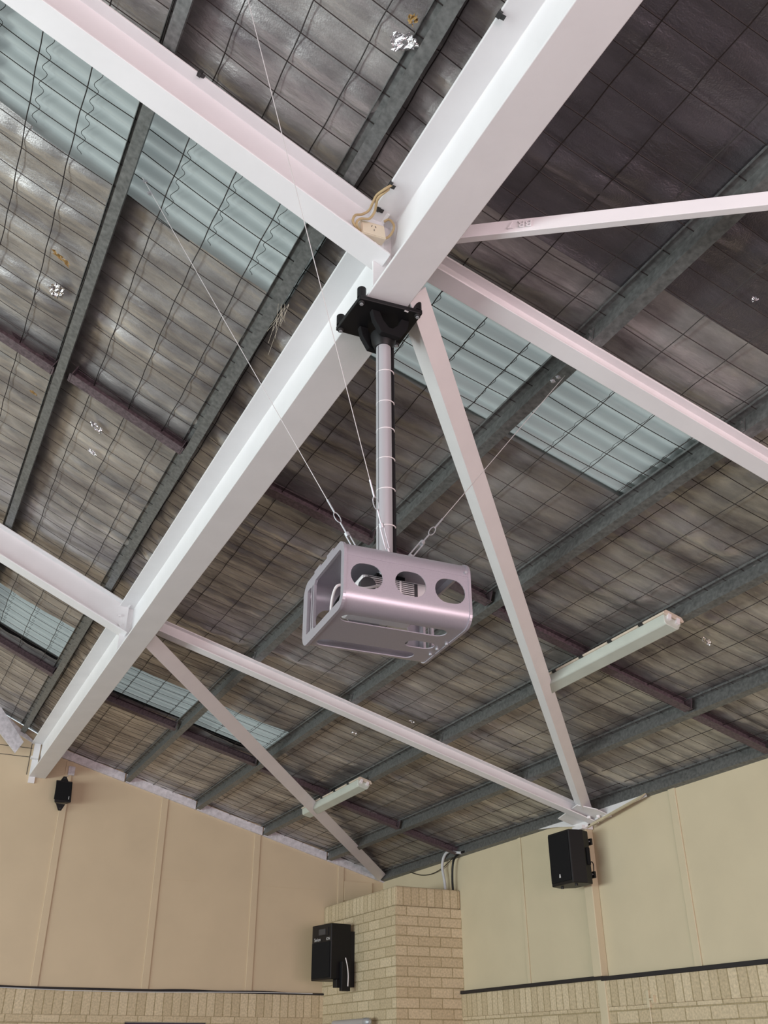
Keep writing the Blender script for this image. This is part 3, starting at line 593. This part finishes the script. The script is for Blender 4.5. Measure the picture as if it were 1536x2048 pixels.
# stay cables with turnbuckles
def stay(bot, top, label, tb=0.085, gap=0.05):
    bot = Vector(bot); top = Vector(top); d_ = (top - bot).normalized(); s_ = d_.cross(Vector((0, 1, 0.2))).normalized(); e_ = s_.cross(d_)
    t = thing('stay_cable', bot, label, 'cable')
    MB().cyl(bot, bot + d_ * 0.03, 0.0028, 8).build('hook', 'chrome', t)
    a = bot + d_ * 0.02; b_ = a + d_ * tb
    m = MB()
    for q in (-1, 1): m.cyl(a + s_ * q * .0065, b_ + s_ * q * .0065, 0.0026, 8)
    m.cyl(a - d_ * .006, a + d_ * .008, 0.0085, 10).cyl(b_ - d_ * .008, b_ + d_ * .006, 0.0085, 10); m.build('turnbuckle', 'chrome', t, smooth=True)
    c = b_ + d_ * gap
    MB().cyl(b_, c, 0.0028, 8).build('eye_rod', 'chrome', t)
    lp_ = [c + e_ * 0 + s_ * (0.009 * math.sin(k * 2 * math.pi / 16)) + d_ * (0.022 * (1 - math.cos(k * 2 * math.pi / 16))) for k in range(17)]
    MB().tube(lp_, 0.0018, 6, False).build('thimble', 'chrome', t)
    MB().cyl(c + d_ * .044, c + d_ * .10, 0.0032, 8).build('crimp', 'chrome', t)
    MB().tube([c + d_ * .04, top], 0.0014, 6).build('strand', 'cable', t)
    return t
s1 = stay(cw((-0.105, -0.06, 0.004)), (0.339, 2.852, 4.783), 'thin stay cable from the left turnbuckle up to the cable purlin near its two clips')
s2 = stay(cw((-0.03, -0.11, 0.004)), (0.39, 1.80, 4.75), 'thin bright stay cable rising left of the pole to the top edge')
s3 = stay(cw((0.03, -0.11, 0.004)), (2.13, 2.46, 4.10), 'thin stay cable rising from the right turnbuckle to the first purlin on the right')
for st, p, d_ in ((s1, (0.345, 2.848, 4.775), (0.04, -0.02, -0.11)), (s3, (2.10, 2.46, 4.085), (-0.05, 0, -0.05))):
    for k in (0.2, 1.0):
        q = Vector(p) + Vector(d_) * k * 0.8; MB().box(q, (0.012, 0.012, 0.010)).cyl(q - Vector((0.012, 0, 0)), q + Vector((0.012, 0, 0)), 0.003, 6).build('wire_clip', 'chrome', st)

# ------------------------------------------------------------------ power outlet on the rafter, cords, clips
t = thing('power_outlet', (1.124, 2.30, 4.30), 'cream double power outlet box on the left rafter beside the long beam', 'power outlet')
Ro = Matrix.Rotation(rad(-7), 3, 'Y')
MB().box((1.124, 2.283, 4.297), (0.102, 0.038, 0.066), Ro).build('box', 'cream', t, bevel=0.004)
MB().box((1.124, 2.263, 4.297), (0.096, 0.004, 0.060), Ro).build('face', 'cream', t, bevel=0.002)
m = MB()
for dx, dz, a in ((-.008, .006, 25), (.008, .006, -25), (0, -.012, 0)): m.box(Vector((1.124, 2.2605, 4.302)) + Ro @ Vector((dx, 0, dz)), (0.002, 0.002, 0.008), Matrix.Rotation(rad(a), 3, 'Y'))
m.build('socket_slots', 'clip', t)
for pts, lab in (
    ([(1.125, 2.115, 4.385), (1.103, 2.13, 4.366), (1.091, 2.17, 4.369), (1.09, 2.2, 4.36), (1.091, 2.235, 4.354), (1.07, 2.25, 4.337), (1.042, 2.25, 4.318), (1.032, 2.25, 4.288), (1.041, 2.255, 4.271), (1.075, 2.28, 4.268)], 'beige cord looping widest from the beam edge clip to the power outlet'),
    ([(1.12, 2.125, 4.372), (1.099, 2.17, 4.361), (1.104, 2.2, 4.357), (1.111, 2.23, 4.348), (1.094, 2.24, 4.316), (1.064, 2.245, 4.306), (1.05, 2.25, 4.291), (1.051, 2.255, 4.271), (1.080, 2.28, 4.278)], 'beige cord inside its twin, looping from the beam edge clip to the power outlet'),
    ([(1.18, 2.285, 4.385), (1.192, 2.27, 4.388), (1.205, 2.265, 4.375), (1.211, 2.262, 4.352), (1.205, 2.265, 4.322), (1.191, 2.27, 4.295), (1.17, 2.28, 4.28)], 'short beige cord curving round the right end of the power outlet')):
    tag(MB().tube(bez(pts), 0.0050, 8).build('extension_cord', 'cord', smooth=True), lab, 'cord', None)
for p, lab in (((1.122, 1.385, 4.392), 'small dark clip on the beam edge near the top of the photo'), ((1.122, 2.12, 4.392), 'small dark clip on the beam edge where the beige cords leave it'),
               ((1.138, 2.247, 4.400), 'small dark clip on the rafter edge beside the power outlet'), ((0.402, 2.247, 4.738), 'small dark clip midway along the upper left rafter')):
    tag(MB().box(p, (0.014, 0.02, 0.022), Matrix.Rotation(rad(24), 3, 'Y')).box(Vector(p) + Vector((0.008, 0, -.009)), (0.022, 0.016, 0.003)).build('edge_clip', 'clip'), lab, 'clip')

# ------------------------------------------------------------------ wall things
# small black speaker on the gable
t = thing('wall_speaker', (1.48, YG, 3.9), 'small black speaker with eared bracket high on the gable wall near the beam end', 'speaker')
MB().add([(1.40, 9.93, 4.02), (1.56, 9.93, 4.02), (1.575, 9.93, 3.815), (1.415, 9.93, 3.805), (1.43, 10.06, 4.01), (1.55, 10.06, 4.01), (1.56, 10.06, 3.825), (1.44, 10.06, 3.82)], [(0, 1, 2, 3), (4, 5, 6, 7), (0, 1, 5, 4), (1, 2, 6, 5), (2, 3, 7, 6), (3, 0, 4, 7)]).build('cabinet', 'black', t, bevel=0.006)
MB().mm((1.405, 9.924, 3.83), (1.56, 9.931, 4.005)).build('grille', 'grille', t, bevel=0.003)
for z0, z1 in ((4.02, 4.075), (3.805, 3.74)):
    P = [(-.045, z0), (.045, z0), (.03, (z0 + z1) / 2), (.014, z1), (-.014, z1), (-.03, (z0 + z1) / 2)]
    MB().add([(1.487 + a, 9.985, z) for a, z in P] + [(1.487 + a, 9.995, z) for a, z in P], [tuple(range(6)), tuple(range(6, 12))] + [(i, (i + 1) % 6, 6 + (i + 1) % 6, 6 + i) for i in range(6)]).build('bracket_ear', 'black', t)
    MB().cyl((1.487, 9.98, z1 * .7 + z0 * .3), (1.487, 9.985, z1 * .7 + z0 * .3), 0.008, 8).build('screw', 'clip', t)
MB().cyl((1.49, 9.99, 3.95), (1.49, YG, 3.95), 0.02).build('arm', 'black', t)
MB().box((1.545, 9.922, 3.855), (0.006, 0.003, 0.03)).build('badge', 'print', t)
t = thing('switch_box', (1.555, YG, 4.16), 'small white junction box on the gable wall above the small speaker', 'junction box')
MB().mm((1.522, YG - 0.03, 4.118), (1.588, YG, 4.208)).build('box', 'flash', t, bevel=0.004)
tag(MB().tube(bez([(1.535, YG - .01, 4.118), (1.52, YG - .02, 4.10), (1.495, YG - .06, 4.085), (1.487, YG - .09, 4.06)]), 0.0035, 6).build('speaker_lead', 'conduit'), 'short pale lead between junction box and small speaker', 'cable')
# big black speaker on the pier
nF = Vector((-0.989, -0.148, 0)); tF = Vector((-0.148, 0.989, 0)); C0 = Vector((4.15, 9.27, 0))
t = thing('loudspeaker', (4.43, 9.4, 2.5), 'large black loudspeaker with pale lettering mounted on the left face of the brick pier', 'speaker')
def spk(a, b_, z): return C0 + tF * a - nF * b_ + Vector((0, 0, z))
def hexa(f, a0, a1, b0, b1, z0, z1):
    vs = [f(a, b_, z) for a in (a0, a1) for b_ in (b0, b1) for z in (z0, z1)]
    return MB().add(vs, [(0, 1, 3, 2), (4, 6, 7, 5), (0, 4, 5, 1), (2, 3, 7, 6), (0, 2, 6, 4), (1, 5, 7, 3)])
hexa(spk, 0, 0.36, 0, 0.235, 2.262, 2.765).build('cabinet', 'black', t, bevel=0.008)
hexa(spk, 0.015, 0.345, -0.008, 0.0, 2.28, 2.60).build('grille', 'grille', t, bevel=0.003)
hexa(spk, 0.05, 0.30, -0.006, 0.0, 2.655, 2.73).build('horn_mouth', 'black', t, bevel=0.004)
hexa(spk, 0.10, 0.22, -0.010, -0.004, 2.665, 2.72).build('horn', 'grey', t, bevel=0.003)
Mx = Matrix(((-tF.x, 0, nF.x, 0), (-tF.y, 0, nF.y, 0), (0, 1, 0, 0), (0, 0, 0, 1)))
Mt = Mx.copy(); Mt.translation = spk(0.30, -0.010, 2.612); text_mesh('Serion', 0.045, Mt).build('lettering', 'print', t)
Mt = Mx.copy(); Mt.translation = spk(0.075, -0.010, 2.612); text_mesh('ION', 0.036, Mt).build('lettering', 'print', t)
hexa(spk, -0.015, 0.05, 0.06, 0.18, 2.19, 2.262).build('bracket_foot', 'black', t, bevel=0.004)
hexa(spk, -0.05, -0.005, 0.10, 0.20, 2.16, 2.42).build('wall_bracket', 'black', t, bevel=0.004)
MB().mm((4.37, 9.32, 2.2), (4.43, 9.5, 2.70)).build('back_plate', 'black', t)
tag(MB().tube(bez([spk(-0.066, 0.13, 2.45), spk(-0.075, 0.145, 2.38), spk(-0.078, 0.155, 2.30), spk(-0.075, 0.155, 2.20)]), 0.005, 6).build('speaker_lead', 'projector'), 'short white lead hanging down the side of the large loudspeaker', 'cable')
# PA speaker on the right wall
t = thing('loudspeaker', (5.1, 6.3, 2.95), 'black loudspeaker with small white logo bracketed to the right wall column', 'speaker')
P = [(4.80, 6.19), (4.80, 6.465), (4.90, 6.50), (5.00, 6.42), (5.00, 6.20), (4.92, 6.165)]
MB().add([(x, y, 2.762) for x, y in P] + [(x, y, 3.162) for x, y in P], [tuple(range(6)), tuple(range(6, 12))] + [(i, (i + 1) % 6, 6 + (i + 1) % 6, 6 + i) for i in range(6)]).build('cabinet', 'black', t, bevel=0.008)
MB().mm((4.792, 6.20, 2.785), (4.80, 6.455, 3.145)).build('grille', 'grille', t, bevel=0.003)
MB().mm((4.945, 6.165, 2.90), (4.975, 6.20, 3.03)).build('handle', 'grille', t, bevel=0.004)
MB().add([(4.789, 6.345, 2.815), (4.789, 6.325, 2.815), (4.789, 6.330, 2.842), (4.789, 6.340, 2.842), (4.791, 6.345, 2.815), (4.791, 6.325, 2.815), (4.791, 6.330, 2.842), (4.791, 6.340, 2.842)], [(0, 1, 2, 3), (4, 5, 6, 7), (0, 1, 5, 4), (1, 2, 6, 5), (2, 3, 7, 6), (3, 0, 4, 7)]).build('logo', 'print', t)
for yy in (6.23, 6.41): MB().cyl((4.86, yy, 2.748), (4.86, yy, 2.762), 0.012, 10).build('foot', 'black', t)
for z in (3.10, 2.85):
    MB().mm((4.98, 6.27, z - .012), (5.075, 6.285, z + .012)).mm((5.062, 6.25, z - .028), (5.08, 6.318, z + .022)).build('bracket', 'black', t, bevel=0.003)
    MB().cyl((5.055, 6.268, z), (5.062, 6.268, z), 0.006, 8).build('screw', 'chrome', t)
tag(MB().tube(bez([(5.00, 6.24, 2.90), (5.03, 6.23, 2.935), (5.05, 6.235, 2.92), (5.06, 6.25, 2.87)]), 0.004, 6).build('speaker_lead', 'black'), 'black lead looping behind the right wall loudspeaker', 'cable')
# fittings at the pier and right wall
t = thing('tube_fitting', (4.33, 9.1, 1.89), 'silvery tube fitting with glassy end cap low on the brick pier at the bottom edge', 'lamp')
MB().cyl((4.33, 8.86, 1.885), (4.33, 9.55, 1.885), 0.034, 24).build('barrel', 'pole', t, smooth=True)
MB().tube([(4.33, 8.77, 1.885), (4.33, 8.785, 1.885), (4.33, 8.80, 1.885), (4.33, 8.86, 1.885)], [0.012, 0.028, 0.036, 0.038], 20).build('end_cap', 'chrome', t, smooth=True)
MB().mm((4.33, 9.15, 1.87), (4.43, 9.2, 1.90)).build('wall_arm', 'pole', t)
t = thing('cord_cleat', (5.10, 5.85, 1.95), 'small tan cord cleat with a pull cord on the right brick wall', 'cleat')
MB().mm((5.10, 5.845, 1.90), (5.122, 5.872, 2.01)).mm((5.095, 5.795, 1.945), (5.115, 5.85, 1.958)).mm((5.09, 5.79, 1.93), (5.115, 5.80, 1.975)).build('hook', 'tan', t, bevel=0.002)
MB().tube([(5.105, 5.855, 1.90), (5.105, 5.853, 1.7), (5.105, 5.85, 1.3)], 0.002, 6).build('pull_cord', 'cream', t)
tag(MB().tube(bez([(5.08, 8.60, 3.0), (5.08, 8.61, 3.12), (5.08, 8.645, 3.25), (5.08, 8.62, 3.34), (5.08, 8.55, 3.385), (5.08, 8.46, 3.385), (5.08, 8.37, 3.36), (5.10, 8.30, 3.345)]), 0.014, 10).build('conduit', 'conduit', smooth=True), 'pale grey flexible conduit bending from the pier top up to the purlin', 'conduit')
tag(MB().tube(bez([(5.09, 8.47, 3.0), (5.09, 8.475, 3.12), (5.09, 8.46, 3.24), (5.09, 8.42, 3.31), (5.10, 8.33, 3.345), (5.11, 8.25, 3.35)]), 0.011, 10).build('conduit', 'black', smooth=True), 'black flexible conduit rising beside the pale one from the pier top', 'conduit')
tag(MB().tube(bez([(5.13, 9.45, 3.34), (5.13, 9.2, 3.27), (5.13, 8.95, 3.245), (5.12, 8.7, 3.27), (5.12, 8.44, 3.35)]), 0.004, 6).build('loose_wire', 'black'), 'thin dark wire sagging above the brick pier to the conduits', 'wire')

# ------------------------------------------------------------------ torn foil and tape on the lining
def scrap(x, y, zf, n, d_, w, h, m, name, label, cat, seed, rot=0, lift=0.02):
    r = random.Random(seed); mb = MB(); k = 8; e = Vector((0, 1, 0)); c = Vector((x, y, zf(x))) - n * 0.03; pts = {}
    for i in range(k):
        for j in range(k):
            u, v = i / (k - 1) - .5, j / (k - 1) - .5; q = r.uniform(.75, 1.1)
            a, b_ = u * w * q, v * h * q; ca, sa = math.cos(rot), math.sin(rot)
            pts[i, j] = len(mb.v); mb.v.append(c + d_ * (a * ca - b_ * sa) + e * (a * sa + b_ * ca) - n * r.uniform(0, lift * 0.7))
    for i in range(k - 1):
        for j in range(k - 1):
            if r.random() < 0.9 and (abs(i - 3.5) + abs(j - 3.5)) < 6: mb.f.append((pts[i, j], pts[i + 1, j], pts[i + 1, j + 1], pts[i, j + 1]))
    o = mb.build(name, m); s_ = o.modifiers.new('thick', 'SOLIDIFY'); s_.thickness = 0.0006; return tag(o, label, cat)
for a in ((0.163, 3.864, 'L', 0.07, 0.10, 'torn', 'foil_scrap', 'crumpled shiny tear in the foil near the left edge of the photo', 'torn foil', 1, 0.3),
          (0.572, 4.702, 'L', 0.10, 0.05, 'torn', 'foil_scrap', 'pinkish shiny foil tear below the left bridging strut', 'torn foil', 2, 0.5),
          (0.975, 1.70, 'L', 0.06, 0.10, 'torn', 'foil_scrap', 'white torn foil flap near the top of the photo', 'torn foil', 3, 0.9),
          (0.963, 1.62, 'L', 0.035, 0.04, 'tape', 'tape_scrap', 'small orange scrap above the white torn foil', 'tape', 4, 0.2),
          (0.143, 3.637, 'L', 0.11, 0.03, 'tape', 'tape_scrap', 'strip of old brown tape on the foil at upper left', 'tape', 5, 0.25),
          (0.20, 4.76, 'L', 0.05, 0.02, 'tape', 'tape_scrap', 'tiny yellow tape scrap beside the cable purlin', 'tape', 6, 0.1),
          (0.60, 4.95, 'L', 0.06, 0.03, 'torn', 'foil_scrap', 'tiny foil tear lowest on the left slope', 'torn foil', 7, 0.1),
          (2.488, 1.743, 'R', 0.02, 0.025, 'torn', 'foil_scrap', 'bright pinhole tear in the dark foil at the right edge', 'torn foil', 8, 0.1),
          (4.006, 3.686, 'R', 0.10, 0.04, 'torn', 'foil_scrap', 'pale foil tear right of the large lamp', 'torn foil', 9, 0.4),
          (3.221, 6.81, 'R', 0.04, 0.05, 'torn', 'foil_scrap', 'whitish foil tear just above the lower rafter', 'torn foil', 10, 0.4),
          (3.419, 6.196, 'R', 0.05, 0.04, 'torn', 'foil_scrap', 'small bright foil tear between the lower rafter and the long brace', 'torn foil', 11, 0.4)):
    L = a[2] == 'L'; scrap(a[0], a[1], zL if L else zR, nL if L else nR, dL if L else dR, a[3], a[4], a[5], a[6], a[7], a[8], a[9], a[10])

mb = MB(); r = random.Random(9); P0 = Vector((1.03, 3.05, 4.46))
for k in range(14):
    a = P0 + Vector((r.uniform(-.02, .03), r.uniform(-.10, .02), r.uniform(-.02, .03))); b_ = P0 + Vector((r.uniform(0, .05), r.uniform(0.0, .22), r.uniform(-.05, .02)))
    mb.tube([a, (a + b_) / 2 + Vector((0, 0, -.008)), b_], 0.0006, 4)
tag(mb.build('cobweb', 'fixture'), 'dusty cobweb strands hanging on the purlin just left of the long beam', 'cobweb')
